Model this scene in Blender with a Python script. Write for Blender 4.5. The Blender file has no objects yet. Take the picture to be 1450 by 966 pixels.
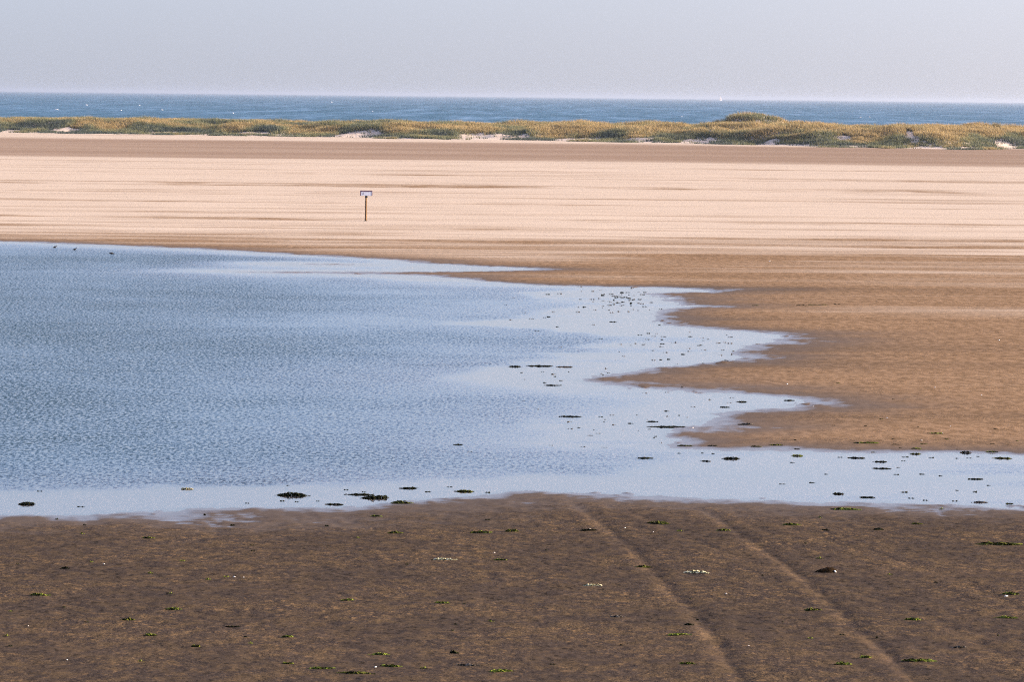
import bpy, math, random
import numpy as np
from mathutils import Matrix, Vector

# ------------------------------------------------------------------ camera, sky, sun, exposure
scene = bpy.context.scene
COL = scene.collection
PW, PH = 1450.0, 966.0            # size of the photograph the measurements were taken from
F = 5800.0                        # focal length in photo pixels (about 144 mm on full frame)
CAM_H = 7.0
PITCH = math.atan(347.0 / F)
ROLL = 16.0 / 1450.0

fwd = Vector((0, math.cos(PITCH), -math.sin(PITCH)))
rt0 = Vector((1, 0, 0)); up0 = rt0.cross(fwd)
rt = rt0 * math.cos(ROLL) + up0 * math.sin(ROLL)
up = up0 * math.cos(ROLL) - rt0 * math.sin(ROLL)
cam_data = bpy.data.cameras.new('camera')
cam_data.sensor_width = 36.0
cam_data.lens = 36.0 * F / PW
cam_data.clip_start = 0.5
cam_data.clip_end = 200000.0
cam = bpy.data.objects.new('camera', cam_data)
COL.objects.link(cam)
cam.matrix_world = Matrix(((rt.x, up.x, -fwd.x, 0), (rt.y, up.y, -fwd.y, 0), (rt.z, up.z, -fwd.z, CAM_H), (0, 0, 0, 1)))
scene.camera = cam

SUN_EL, SUN_AZ = math.radians(12.5), math.radians(84.0)   # azimuth from +Y (view direction) towards +X (right)
world = bpy.data.worlds.new('World'); scene.world = world
world.use_nodes = True
wn = world.node_tree.nodes; wl = world.node_tree.links
wn.clear()
w_out = wn.new('ShaderNodeOutputWorld'); w_bg = wn.new('ShaderNodeBackground'); w_sky = wn.new('ShaderNodeTexSky')
w_sky.sky_type = 'NISHITA'; w_sky.sun_disc = False
w_sky.sun_elevation = SUN_EL; w_sky.sun_rotation = SUN_AZ
w_sky.altitude = 0.0; w_sky.air_density = 0.35; w_sky.dust_density = 1.0; w_sky.ozone_density = 0.6
w_bg.inputs['Strength'].default_value = 0.071
w_tint = wn.new('ShaderNodeMix'); w_tint.data_type = 'RGBA'; w_tint.blend_type = 'MULTIPLY'   # white balance of the whole sky
w_tint.inputs[0].default_value = 1.0; w_tint.inputs[7].default_value = (0.975, 0.945, 1.07, 1)
w_tc = wn.new('ShaderNodeTexCoord'); w_mp = wn.new('ShaderNodeMapping')     # thick low haze: the pale horizon light reaches higher up
w_mp.inputs['Scale'].default_value = (1, 1, 0.24)
w_nm = wn.new('ShaderNodeVectorMath'); w_nm.operation = 'NORMALIZE'
wl.new(w_tc.outputs['Generated'], w_mp.inputs['Vector']); wl.new(w_mp.outputs[0], w_nm.inputs[0]); wl.new(w_nm.outputs[0], w_sky.inputs['Vector'])
wl.new(w_sky.outputs[0], w_tint.inputs[6]); wl.new(w_tint.outputs[2], w_bg.inputs['Color']); wl.new(w_bg.outputs[0], w_out.inputs['Surface'])

sun_data = bpy.data.lights.new('sun', 'SUN')
sun_data.energy = 5.0; sun_data.angle = math.radians(0.6); sun_data.color = (1.0, 0.81, 0.59)
sun = bpy.data.objects.new('sun', sun_data); COL.objects.link(sun)
sun_dir = Vector((math.sin(SUN_AZ) * math.cos(SUN_EL), math.cos(SUN_AZ) * math.cos(SUN_EL), math.sin(SUN_EL)))
sun.rotation_euler = sun_dir.to_track_quat('Z', 'Y').to_euler()
sun.location = (60, 60, 60)

scene.view_settings.view_transform = 'Standard'
scene.view_settings.look = 'None'
scene.view_settings.gamma = 1.0
scene.view_settings.exposure = 2.12
scene.view_settings.use_curve_mapping = False
scene.cycles.use_denoising = False
scene.cycles.filter_width = 1.1
scene.cycles.sample_clamp_indirect = 2.0
scene.cycles.max_bounces = 6
scene.cycles.volume_bounces = 0
scene.cycles.use_adaptive_sampling = False

random.seed(7)
RNG = np.random.default_rng(11)

# ------------------------------------------------------------------ helpers
def ray_dir(px, py):
    return fwd + rt * ((px - PW / 2) / F) + up * ((PH / 2 - py) / F)

def at_z(px, py, z=0.0):
    d = ray_dir(px, py)
    t = (z - CAM_H) / d.z
    return Vector((d.x * t, d.y * t, z))

def at_depth(px, py, Y):
    d = ray_dir(px, py); t = Y / d.y
    return Vector((d.x * t, Y, CAM_H + d.z * t))

def _hash(ix, iy, s):
    ix = ix.astype(np.int64); iy = iy.astype(np.int64)
    h = (ix * 374761393 + iy * 668265263 + s * 974634121) & 0x7fffffff
    h = ((h ^ (h >> 13)) * 1274126177) & 0x7fffffff
    h = h ^ (h >> 16)
    return (h & 0xffff) / 65535.0

def vnoise(x, y, s=0):
    x = np.asarray(x, float); y = np.asarray(y, float)
    ix = np.floor(x); iy = np.floor(y)
    fx = x - ix; fy = y - iy
    fx = fx * fx * fx * (fx * (fx * 6 - 15) + 10); fy = fy * fy * fy * (fy * (fy * 6 - 15) + 10)
    a = _hash(ix, iy, s); b = _hash(ix + 1, iy, s); c = _hash(ix, iy + 1, s); d = _hash(ix + 1, iy + 1, s)
    return (a + (b - a) * fx) * (1 - fy) + (c + (d - c) * fx) * fy   # 0..1

def fbm(x, y, s=0, o=3, g=0.5):
    t = 0; a = 1.0; n = 0
    for i in range(o):
        # turn each octave so that the lattice does not show
        ca, sa = math.cos(0.9 * i + 0.4), math.sin(0.9 * i + 0.4)
        t = t + a * (vnoise((x * ca - y * sa) * 2.03 ** i, (x * sa + y * ca) * 2.03 ** i, s + i * 17) - 0.5)
        n += a; a *= g
    return t / n * 2.0     # about -1..1

def sstep(a, b, x):
    t = np.clip((x - a) / (b - a), 0, 1)
    return t * t * (3 - 2 * t)

def seg_dist(X, Y, pts, closed=True):
    best = np.full(X.shape, 1e18)
    n = len(pts)
    for i in range(n if closed else n - 1):
        ax, ay = pts[i]; bx, by = pts[(i + 1) % n]
        dx, dy = bx - ax, by - ay
        L = dx * dx + dy * dy + 1e-12
        t = np.clip(((X - ax) * dx + (Y - ay) * dy) / L, 0, 1)
        q = (X - ax - t * dx) ** 2 + (Y - ay - t * dy) ** 2
        best = np.minimum(best, q)
    return np.sqrt(best)

def inside(X, Y, pts):
    r = np.zeros(X.shape, bool)
    n = len(pts)
    for i in range(n):
        ax, ay = pts[i]; bx, by = pts[(i + 1) % n]
        c = (ay > Y) != (by > Y)
        if abs(by - ay) > 1e-12:
            r ^= c & (X < (bx - ax) * (Y - ay) / (by - ay) + ax)
    return r

def signed(X, Y, pts):
    d = seg_dist(X, Y, pts)
    return np.where(inside(X, Y, pts), -d, d)

def world_poly(px):
    out = []
    for x, y in px:
        p = at_z(x, y); out.append((p.x, p.y))
    return out

def mesh_obj(name, verts, faces, mat, parent=None, smooth=True):
    me = bpy.data.meshes.new(name)
    me.from_pydata([tuple(v) for v in verts], [], [tuple(f) for f in faces])
    if smooth:
        me.polygons.foreach_set('use_smooth', [True] * len(me.polygons))
    me.materials.append(mat)
    o = bpy.data.objects.new(name, me); COL.objects.link(o)
    if parent: o.parent = parent
    return o

def big_mesh(name, V, Fc, mat, attrs=None, smooth=True):
    """numpy verts (n,3) and faces (m,k) -> object"""
    me = bpy.data.meshes.new(name)
    n, m, k = len(V), len(Fc), Fc.shape[1]
    me.vertices.add(n); me.vertices.foreach_set('co', np.ascontiguousarray(V, np.float32).ravel())
    me.loops.add(m * k); me.loops.foreach_set('vertex_index', np.ascontiguousarray(Fc, np.int32).ravel())
    me.polygons.add(m)
    me.polygons.foreach_set('loop_start', np.arange(0, m * k, k, dtype=np.int32))
    me.polygons.foreach_set('loop_total', np.full(m, k, np.int32))
    me.polygons.foreach_set('use_smooth', np.full(m, smooth))
    me.update(calc_edges=True)
    for a, v in (attrs or {}).items():
        at = me.attributes.new(a, 'FLOAT', 'POINT')
        at.data.foreach_set('value', np.ascontiguousarray(v, np.float32).ravel())
    me.materials.append(mat)
    o = bpy.data.objects.new(name, me); COL.objects.link(o)
    return o

def grid_faces(r, c):
    i = np.arange(r - 1)[:, None] * c + np.arange(c - 1)[None, :]
    i = i.ravel()
    return np.stack([i, i + 1, i + c + 1, i + c], 1)

def tag(o, label=None, cat=None, group=None, kind=None):
    if label: o['label'] = label
    if cat: o['category'] = cat
    if group: o['group'] = group
    if kind: o['kind'] = kind
    return o

def empty(name, loc):
    o = bpy.data.objects.new(name, None); COL.objects.link(o); o.location = loc
    o.empty_display_size = 0.1
    return o

# ---- material helper
class NT:
    def __init__(self, name):
        self.m = bpy.data.materials.new(name); self.m.use_nodes = True
        self.t = self.m.node_tree; self.t.nodes.clear()
        self.out = self.t.nodes.new('ShaderNodeOutputMaterial')
    def n(self, typ, **kw):
        nd = self.t.nodes.new(typ)
        for k, v in kw.items(): setattr(nd, k, v)
        return nd
    def link(self, a, b): self.t.links.new(a, b)
    def put(self, sock, v):
        if hasattr(v, 'is_output') or isinstance(v, bpy.types.NodeSocket): self.link(v, sock)
        else: sock.default_value = v
    def math(self, op, a, b=0.0, c=0.0, clamp=False):
        nd = self.n('ShaderNodeMath', operation=op, use_clamp=clamp)
        self.put(nd.inputs[0], a); self.put(nd.inputs[1], b); self.put(nd.inputs[2], c)
        return nd.outputs[0]
    def attr(self, name):
        return self.n('ShaderNodeAttribute', attribute_name=name).outputs['Fac']
    def noise(self, scale=(1, 1, 1), detail=3.0, rough=0.5, rot=0.0, off=(0, 0, 0), dist=0.0):
        tc = self.n('ShaderNodeTexCoord'); mp = self.n('ShaderNodeMapping')
        mp.inputs['Scale'].default_value = scale; mp.inputs['Rotation'].default_value = (0, 0, rot)
        mp.inputs['Location'].default_value = off
        self.link(tc.outputs['Object'], mp.inputs['Vector'])
        nz = self.n('ShaderNodeTexNoise'); nz.inputs['Scale'].default_value = 1.0
        nz.inputs['Detail'].default_value = detail; nz.inputs['Roughness'].default_value = rough
        nz.inputs['Distortion'].default_value = dist
        self.link(mp.outputs[0], nz.inputs['Vector'])
        return nz.outputs['Fac']
    def ramp(self, fac, a, b, lo=0.0, hi=1.0, smooth=True):
        nd = self.n('ShaderNodeMapRange'); nd.interpolation_type = 'SMOOTHSTEP' if smooth else 'LINEAR'
        self.put(nd.inputs['Value'], fac)
        nd.inputs['From Min'].default_value = a; nd.inputs['From Max'].default_value = b
        nd.inputs['To Min'].default_value = lo; nd.inputs['To Max'].default_value = hi
        return nd.outputs[0]
    def mix(self, fac, a, b, blend='MIX'):
        nd = self.n('ShaderNodeMix', data_type='RGBA', blend_type=blend)
        self.put(nd.inputs[0], fac)
        self.put(nd.inputs[6], a if not isinstance(a, tuple) else (*a, 1))
        self.put(nd.inputs[7], b if not isinstance(b, tuple) else (*b, 1))
        return nd.outputs[2]
    def bump(self, h, dist, strength=1.0, normal=None):
        nd = self.n('ShaderNodeBump')
        nd.inputs['Strength'].default_value = strength
        self.put(nd.inputs['Height'], h); self.put(nd.inputs['Distance'], dist)
        if normal is not None: self.link(normal, nd.inputs['Normal'])
        return nd.outputs[0]
    def principled(self, **kw):
        p = self.n('ShaderNodeBsdfPrincipled')
        for k, v in kw.items():
            k = k.replace('_', ' ')
            if isinstance(v, tuple) and len(v) == 3: v = (*v, 1)
            self.put(p.inputs[k], v)
        self.link(p.outputs[0], self.out.inputs['Surface'])
        return p

# ------------------------------------------------------------------ the shape of the shore (measured, then laid out on the ground)
WATER_PX = [(-900, 320), (-300, 336), (0, 342.5), (60, 344), (180, 348.5), (330, 355), (400, 360), (480, 364), (560, 368), (600, 373), (660, 376), (720, 378.5),
    (763, 381), (735, 382.6), (690, 383.8), (600, 384.8), (480, 384.8), (331, 384.6), (360, 386.3), (480, 387.5), (560, 389), (600, 390.5), (638, 393.5), (699, 399.6), (752, 403.4), (828, 406), (903, 407), (979, 409),
    (1010, 411.7), (998, 413.6), (953, 414.8), (915, 416.3), (934, 423), (964, 432.0), (1010, 433.7), (966, 435.5), (941, 438), (926, 446),
    (941, 459), (979, 464), (1036, 468), (1085, 472), (1112, 479), (1093, 484), (1055, 491), (1040, 498), (1051, 507), (1032, 514),
    (979, 517.5), (922, 521), (888, 526), (862, 533), (828, 539), (866, 545), (926, 551), (1017, 556.6), (1093, 561.6),
    (1131, 566.5), (1141, 570), (1123, 575), (1074, 579), (1017, 586), (994, 592), (983, 602), (957, 611), (945, 619), (954, 628),
    (940, 634), (1025, 639.5), (1079, 638.5), (1160, 640.4), (1292, 643.5), (1366, 643), (1450, 645), (1700, 650), (2400, 660),
    (2400, 742), (1700, 724), (1450, 719.5), (1366, 716.4), (1284, 714.5), (1180, 711.7), (1080, 708.5), (975, 705), (900, 701.5), (800, 697.5),
    (750, 695), (690, 699), (625, 706), (570, 713), (525, 716.5), (425, 719), (300, 721), (200, 727.5), (100, 730), (0, 731.5), (-300, 740), (-900, 752)]
SMOOTH_PX = [(430, 388), (620, 398), (760, 405), (856, 409.5), (800, 413), (752, 416), (790, 424), (828, 431), (770, 437), (735, 447), (700, 453), (636, 456), (700, 462),
    (800, 468), (872, 477), (845, 487), (816, 496), (780, 507), (730, 514), (657, 520), (645, 533), (676, 544), (782, 554), (900, 556), (956, 566), (918, 573),
    (846, 584), (790, 597), (767, 613), (731, 627), (800, 634), (880, 640), (930, 652), (880, 664), (800, 674), (700, 680), (560, 684), (400, 684), (260, 688), (180, 694), (100, 697), (-100, 700),
    (-100, 760), (800, 720), (1500, 735), (2500, 760), (2500, 640), (1200, 380), (700, 370)]
BAR_PX = [(392, 374.0), (440, 373.4), (505, 374.6), (450, 375.2)]
WATER = world_poly(WATER_PX); SMOOTH = world_poly(SMOOTH_PX); BAR = world_poly(BAR_PX)

RUTS = [([(800, 700), (826, 727), (863, 756), (894, 781), (923, 813), (951, 847), (980, 873), (1006, 907), (1026, 939), (1050, 980), (1075, 1040)], 1.0),
        ([(950, 703), (986, 723), (1014, 736), (1051, 764), (1096, 796), (1133, 824), (1164, 853), (1190, 876), (1219, 907), (1250, 930), (1275, 956), (1310, 1000)], 1.0),
        ([(850, 712), (900, 732), (960, 757), (1010, 782), (1050, 800)], 0.4),
        ([(1120, 752), (1165, 770), (1230, 791), (1290, 808), (1340, 822), (1400, 850), (1480, 890)], 0.45),
        ([(1085, 808), (1140, 825), (1200, 845), (1273, 868), (1347, 901), (1420, 940)], 0.45)]
RUTS = [(world_poly(p), a) for p, a in RUTS]

def shore(X, Y):
    """signed distance to the water's edge, positive on land, in metres"""
    d = signed(X, Y, WATER)
    b = signed(X, Y, BAR)
    return np.maximum(d, -b)

def ground_z(X, Y, d=None):
    X = np.asarray(X, float); Y = np.asarray(Y, float)
    if d is None: d = shore(X, Y)
    land = 0.002 + 0.11 * (1 - np.exp(-np.maximum(d, 0) / 9.0))
    sea = -0.16 * (1 - np.exp(-np.maximum(-d, 0) / 9.0))
    z = np.where(d > 0, land, sea)
    edge = np.exp(-np.abs(d) / 2.6)
    z = z + edge * (0.010 * fbm(X / 1.3, Y / 1.6, 3, 3) + 0.006 * fbm(X / 0.22, Y / 0.4, 9, 2))
    flat = np.exp(-np.maximum(-d, 0) / 4.0) * (d <= 0)
    z = z - 0.012 * flat * (1 - edge)
    # low mud flecks breaking the film of water
    z = z + 0.06 * np.maximum(0, fbm(X / 0.5, Y / 1.3, 15, 3, 0.6) - 0.42) * np.exp(-np.maximum(-d, 0) / 2.2) * (d < 0.3)
    # relief of the sand
    near = 1 - sstep(70, 84, Y)
    m = sstep(0.1, 2.5, d)
    lump = fbm(X / 0.42, Y / 0.42, 21, 3, 0.6)
    z = z + m * (near * (0.016 * fbm(X / 2.6, Y / 2.6, 31, 2) + 0.013 * lump + 0.006 * fbm(X / 0.11, Y / 0.13, 41, 2))
                 + (1 - near) * (0.020 * fbm(X / 6, Y / 3, 33, 3) + 0.004 * lump * (1 - sstep(120, 200, Y))))
    # vehicle ruts
    sel = (Y < 78) & (Y > 35) & (np.abs(X) < 16)
    if sel.any():
        xs = X[sel]; ys = Y[sel]; add = np.zeros(xs.shape)
        wob = 1 + 0.35 * fbm(xs / 0.8, ys / 0.8, 55, 2)
        for pts, amp in RUTS:
            t = seg_dist(xs, ys, pts, False)
            add += amp * wob * (-0.013 * np.exp(-(t / 0.10) ** 2) + 0.004 * np.exp(-((t - 0.30) / 0.10) ** 2))
        zz = z[sel]; zz = zz + add * sstep(0.8, 4.0, d[sel]) ; z[sel] = zz
    # far beach rises a little towards the dunes
    z = z + 0.35 * sstep(430, 590, Y)
    return z

def ground_at(px, py):
    """where the line of sight through a measured spot meets the ground"""
    z = 0.0
    for _ in range(4):
        p = at_z(px, py, z)
        z = float(ground_z(np.array([p.x]), np.array([p.y]))[0])
        z = max(z, 0.0)
    return p, float(ground_z(np.array([p.x]), np.array([p.y]))[0])

# ------------------------------------------------------------------ materials of the setting
def mat_sand():
    t = NT('sand')
    dry_lit = t.attr('dry_lit'); wet = t.attr('wet'); band = t.attr('band')
    # wind-drawn streaks of blown sand lying on damper sand
    s1 = t.noise((1 / 50, 1 / 5.5, 1), 4, 0.55, rot=0.004, dist=0.25)
    s2 = t.noise((1 / 12, 1 / 1.6, 1), 4, 0.6, off=(13, 5, 0))
    s3 = t.noise((1 / 120, 1 / 13.0, 1), 3, 0.5, off=(3, 25, 0))
    streak = t.math('ADD', t.math('MULTIPLY', s1, 0.5), t.math('ADD', t.math('MULTIPLY', s2, 0.25), t.math('MULTIPLY', s3, 0.25)))
    st = t.math('SUBTRACT', streak, 0.5)
    # on the blown sand streaks bite mostly as dark lines
    k = t.math('MULTIPLY', t.math('MULTIPLY', st, 2.2), t.ramp(dry_lit, 0.15, 0.75, 0.35, 1.0))
    dr = t.math('ADD', dry_lit, k, clamp=True)
    grain = t.noise((4, 1.6, 3), 4, 0.65)
    mott = t.noise((3.2, 2.4, 3), 5, 0.62, off=(4, 4, 0))
    mot2 = t.noise((0.5, 0.45, 1), 3, 0.55, off=(9, 1, 0))
    dark = t.mix(t.ramp(mott, 0.38, 0.68), DARK_A, DARK_B)
    dark = t.mix(t.ramp(mot2, 0.35, 0.7, 0.0, 0.45), dark, DARK_C)
    spk = t.noise((11, 6, 8), 2, 0.5, off=(1, 7, 0))
    dark = t.mix(t.math('MULTIPLY', t.ramp(spk, 0.56, 0.68, 0.0, 0.85), t.ramp(mot2, 0.35, 0.62, 1.0, 0.25)), dark, (0.105, 0.068, 0.037))
    dark = t.mix(t.math('MULTIPLY', t.ramp(spk, 0.43, 0.33, 0.0, 0.9), t.ramp(mot2, 0.38, 0.65, 0.3, 1.0)), dark, (0.016, 0.013, 0.011))
    sp2 = t.noise((26, 12, 20), 2, 0.5, off=(5, 2, 0))
    dark = t.mix(t.ramp(sp2, 0.40, 0.30, 0.0, 0.6), dark, (0.014, 0.011, 0.010))
    dark = t.mix(t.ramp(sp2, 0.62, 0.72, 0.0, 0.5), dark, (0.105, 0.075, 0.050))
    tan = t.mix(t.ramp(grain, 0.34, 0.66), tuple(0.86 * v for v in TAN_A), tuple(1.08 * v for v in TAN_B))
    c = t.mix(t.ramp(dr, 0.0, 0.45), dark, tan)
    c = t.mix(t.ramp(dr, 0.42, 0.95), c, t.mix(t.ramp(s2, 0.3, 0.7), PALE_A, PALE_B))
    c = t.mix(t.math('MULTIPLY', band, t.ramp(s3, 0.3, 0.6, 0.75, 1.0)), c, BAND_C)
    # wet rim of the shore: grey mud, smooth
    c = t.mix(t.ramp(wet, 0.0, 1.0, 0.0, 0.85), c, MUD_C)
    c = t.mix(t.attr('sub'), c, BED_C)
    fine = t.noise((24, 18, 20), 4, 0.6)
    mid = t.noise((7, 6, 6), 3, 0.6, off=(2, 2, 0))
    nrm = t.bump(t.math('ADD', t.math('MULTIPLY', fine, 0.5), mid), t.math('MULTIPLY', t.ramp(wet, 0.0, 0.8, 0.020, 0.003), t.ramp(mot2, 0.3, 0.65, 1.25, 0.35)))
    rough = t.ramp(wet, 0.55, 1.0, 0.85, 0.28)
    t.principled(Base_Color=c, Roughness=rough, Specular_IOR_Level=t.math('MULTIPLY', t.ramp(wet, 0.78, 1.0, 0.0, 0.35), t.math('SUBTRACT', 1.0, t.attr('sub'))), Normal=nrm)
    return t.m

DARK_A, DARK_B, DARK_C = (0.0381, 0.0293, 0.0245), (0.0641, 0.0448, 0.0270), (0.0312, 0.0252, 0.0228)
TAN_A, TAN_B = (0.1306, 0.0842, 0.0493), (0.1702, 0.1113, 0.0681)
PALE_A, PALE_B = (0.3009, 0.2452, 0.1943), (0.3422, 0.2833, 0.2275)
BAND_C = (0.1677, 0.1188, 0.0871)
MUD_C = (0.072, 0.060, 0.055)
BED_C = (0.38, 0.29, 0.215)      # bed under shallow water, paled to paint extra sky sheen into the film

def mat_lagoon():
    t = NT('lagoon_water')
    rip = t.attr('ripple'); dep = t.attr('depth')
    w1 = t.noise((9.0, 3.0, 1), 3, 0.6, rot=0.05)
    w2 = t.noise((14.0, 3.8, 1), 6, 0.75, rot=0.15, off=(3, 8, 0), dist=0.4)
    patch = t.noise((0.10, 0.09, 1), 5, 0.65, off=(7, 3, 0), dist=0.6)
    gust = t.math('MULTIPLY', rip, t.ramp(patch, 0.32, 0.66, 0.55, 1.02))
    bn = t.bump(w1, t.math('ADD', t.math('MULTIPLY', gust, 0.030), 0.0003))
    # the near faces of the wind waves are what shows: they lean towards the lookout, each by its own amount
    lean = t.math('MULTIPLY', gust, t.ramp(w2, 0.44, 0.675, 0.0, 0.85, smooth=False))
    cv = t.n('ShaderNodeCombineXYZ'); t.link(t.math('MULTIPLY', lean, -1.0), cv.inputs['Y'])
    ad = t.n('ShaderNodeVectorMath', operation='ADD'); t.link(bn, ad.inputs[0]); t.link(cv.outputs[0], ad.inputs[1])
    nn = t.n('ShaderNodeVectorMath', operation='NORMALIZE'); t.link(ad.outputs[0], nn.inputs[0])
    nrm = nn.outputs[0]
    gl = t.n('ShaderNodeBsdfGlossy'); gl.inputs['Color'].default_value = (1, 1, 1, 1)
    gl.inputs['Roughness'].default_value = 0.06
    t.link(nrm, gl.inputs['Normal'])
    fr = t.n('ShaderNodeFresnel'); fr.inputs['IOR'].default_value = 1.333
    t.link(nrm, fr.inputs['Normal'])
    tr = t.n('ShaderNodeBsdfTransparent'); tr.inputs['Color'].default_value = (0.95, 0.96, 0.95, 1)
    df = t.n('ShaderNodeBsdfDiffuse'); df.inputs['Color'].default_value = (0.025, 0.045, 0.056, 1)
    body = t.n('ShaderNodeMixShader')
    t.link(t.math('ADD', t.ramp(dep, 0.03, 0.15, 0.0, 0.7), t.math('MULTIPLY', rip, 0.8), clamp=True), body.inputs[0]); t.link(tr.outputs[0], body.inputs[1]); t.link(df.outputs[0], body.inputs[2])
    mx = t.n('ShaderNodeMixShader')
    t.link(fr.outputs[0], mx.inputs[0]); t.link(body.outputs[0], mx.inputs[1]); t.link(gl.outputs[0], mx.inputs[2])
    t.link(mx.outputs[0], t.out.inputs['Surface'])
    return t.m

def mat_sea():
    t = NT('sea_water')
    w1 = t.noise((1 / 3.0, 1 / 28.0, 1), 4, 0.65)
    w2 = t.noise((1 / 14, 1 / 220.0, 1), 4, 0.6, off=(5, 5, 0))
    h = t.math('ADD', t.math('MULTIPLY', w1, 0.5), t.math('MULTIPLY', w2, 0.5))
    lean = t.ramp(h, 0.36, 0.64, 0.12, 0.50, smooth=False)          # near faces of the swell
    cv = t.n('ShaderNodeCombineXYZ'); t.link(t.math('MULTIPLY', lean, -1.0), cv.inputs['Y']); cv.inputs['Z'].default_value = 1.0
    nn = t.n('ShaderNodeVectorMath', operation='NORMALIZE'); t.link(cv.outputs[0], nn.inputs[0])
    t.principled(Base_Color=(0.036, 0.088, 0.122), Roughness=0.2, IOR=1.333, Normal=nn.outputs[0])
    return t.m

SAND = mat_sand()

# ------------------------------------------------------------------ the beach: one sheet from under the lookout to the dunes
def build_ground():
    ys = [-12.0]
    while ys[-1] < 700:
        y = ys[-1]
        if y < 40: st = 1.0
        elif y < 74: st = 0.075
        elif y < 215: st = 0.0034 * y
        else: st = 0.008 * y
        ys.append(y + st)
    ys = np.array(ys)
    s = np.concatenate([np.linspace(-0.62, -0.15, 50)[:-1], np.linspace(-0.15, 0.15, 600), np.linspace(0.15, 0.62, 50)[1:]])
    A = 22.0
    X = s[None, :] * (ys[:, None] + A); Y = np.repeat(ys[:, None], len(s), 1)
    d = shore(X.ravel(), Y.ravel())
    x = X.ravel(); y = Y.ravel()
    z = ground_z(x, y, d)
    # how dry the sand is: dark damp foreground, tan flats, pale blown sand farther off
    n1 = fbm(x / 9, y / 7, 61, 3)
    front = sstep(72, 84, y)
    dry_lit = front * (0.30 + 0.10 * sstep(0.5, 6, d) + 0.55 * sstep(120, 250, y + 22 * fbm(x / 40, y / 14, 63, 3) + 0.25 * x)) + (1 - front) * (0.0 + 0.03 * n1)
    for dyp, st, hw, x0 in ((112, .45, 1.0, -999), (128.5, .75, 1.7, -999), (137, .3, 3.0, -999), (153, .45, 1.4, -999), (168, .35, 1.0, -999), (177.5, .7, 1.3, -999), (190, .4, 1.0, -999), (199, .45, 1.2, -999), (208, .5, 1.5, -999), (226, .6, 2.5, 5), (233, .5, 1.2, 3), (250, .4, 2.5, 5), (268, .5, 3.5, 6), (98, .25, 1.0, -999), (161, .25, 2.5, -999)):
        dy = CAM_H * F / np.maximum(y, 20) - (dyp + 3) + 1.6 * fbm(x / 22, y / 60 + dyp, 64, 2)
        along = 0.62 * (0.75 + 0.6 * fbm(x / 2.2, y / 3.0, 67, 2)) * np.clip(0.55 + 1.3 * fbm(x / 10, dyp + y / 200, 65, 3), 0, 1.2) * (sstep(x0 - 4, x0 + 4, x) if x0 > -900 else 1)
        dry_lit = dry_lit - st * along * 0.85 * np.where(dy > 0, np.exp(-(dy / (hw * 1.25)) ** 2), np.exp(-(dy / (hw * 2.4)) ** 2))
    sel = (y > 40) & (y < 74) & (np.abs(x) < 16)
    xs = x[sel]; yy = y[sel]; rut_lit = np.zeros(xs.shape)
    for pts, amp in RUTS:      # sunlight on each rut's left side, painted as lighter sand
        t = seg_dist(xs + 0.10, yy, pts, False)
        rut_lit = np.maximum(rut_lit, amp * np.exp(-(t / 0.105) ** 2))
    dry_lit[sel] += 0.10 * rut_lit * np.clip(0.6 + 1.2 * fbm(xs / 0.4, yy / 0.8, 75, 3), 0, 1.4) * sstep(0.5, 3, d[sel])
    dry_lit = dry_lit - front * (1 - sstep(230, 260, y)) * 0.12 * np.exp(-np.maximum(d, 0) / 1.5)
    band = sstep(426, 444, y + 10 * fbm(x / 60, y / 40, 71, 2)) * (1 - sstep(560, 580, y + 14 * fbm(x / 30, y / 20, 72, 2)))
    wet = np.exp(-(np.maximum(z - 0.0, 0) / 0.028) ** 1.6)
    wet = wet * (np.abs(d) < 14)
    o = big_mesh('beach', np.stack([x, y, z], 1), grid_faces(len(ys), len(s)), SAND, {'dry_lit': dry_lit, 'wet': wet, 'band': band, 'sub': sstep(0.002, -0.012, z) * (np.abs(d) < 40)})
    o['kind'] = 'structure'
    return o
build_ground()

def build_lagoon():
    ys = [58.0]
    while ys[-1] < 250: ys.append(ys[-1] * 1.0045)
    ys = np.array(ys)
    s = np.concatenate([np.linspace(-0.5, -0.15, 30)[:-1], np.linspace(-0.15, 0.15, 300), np.linspace(0.15, 0.5, 30)[1:]])
    X = s[None, :] * (ys[:, None] + 22); Y = np.repeat(ys[:, None], len(s), 1)
    x = X.ravel(); y = Y.ravel()
    d = shore(x, y)
    sm = signed(x, y, SMOOTH)
    g = ground_z(x, y, d)
    wob = 1.0 * fbm(x / 2.5, y / 3.0, 81, 3) + 0.5 * fbm(x / 0.8, y / 1.2, 85, 2)
    rip = 0.30 * sstep(-0.5, 0.7, sm + wob) + 0.70 * sstep(0.5, 14.0, sm + 2.0 * fbm(x / 5, y / 7, 83, 3))
    rip = rip * sstep(0.2, 5.0, -d + 1.5 * fbm(x / 10, y / 3, 87, 3))
    rip = rip + 0.13 * sstep(0.15, 0.55, fbm(x / 4.5, y / 1.6, 91, 3)) * sstep(0.1, 1.2, -d)
    # the lee of the far bank
    rip = rip * (1 - 0.55 * sstep(165, 188, y + 6 * fbm(x / 20, y / 5, 89, 3)))
    o = big_mesh('lagoon_water', np.stack([x, y, np.zeros_like(x)], 1), grid_faces(len(ys), len(s)), mat_lagoon(), {'ripple': rip, 'depth': np.maximum(-g, 0)})
    o['kind'] = 'structure'
build_lagoon()

def build_sea():
    ys = np.array([795.0 * (1.16 ** i) for i in range(29)])
    s = np.linspace(-0.4, 0.4, 25)
    X = s[None, :] * ys[:, None]; Y = np.repeat(ys[:, None], len(s), 1)
    o = big_mesh('sea', np.stack([X.ravel(), Y.ravel(), np.full(X.size, -0.5)], 1), grid_faces(len(ys), len(s)), mat_sea())
    o['kind'] = 'structure'
build_sea()

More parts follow.
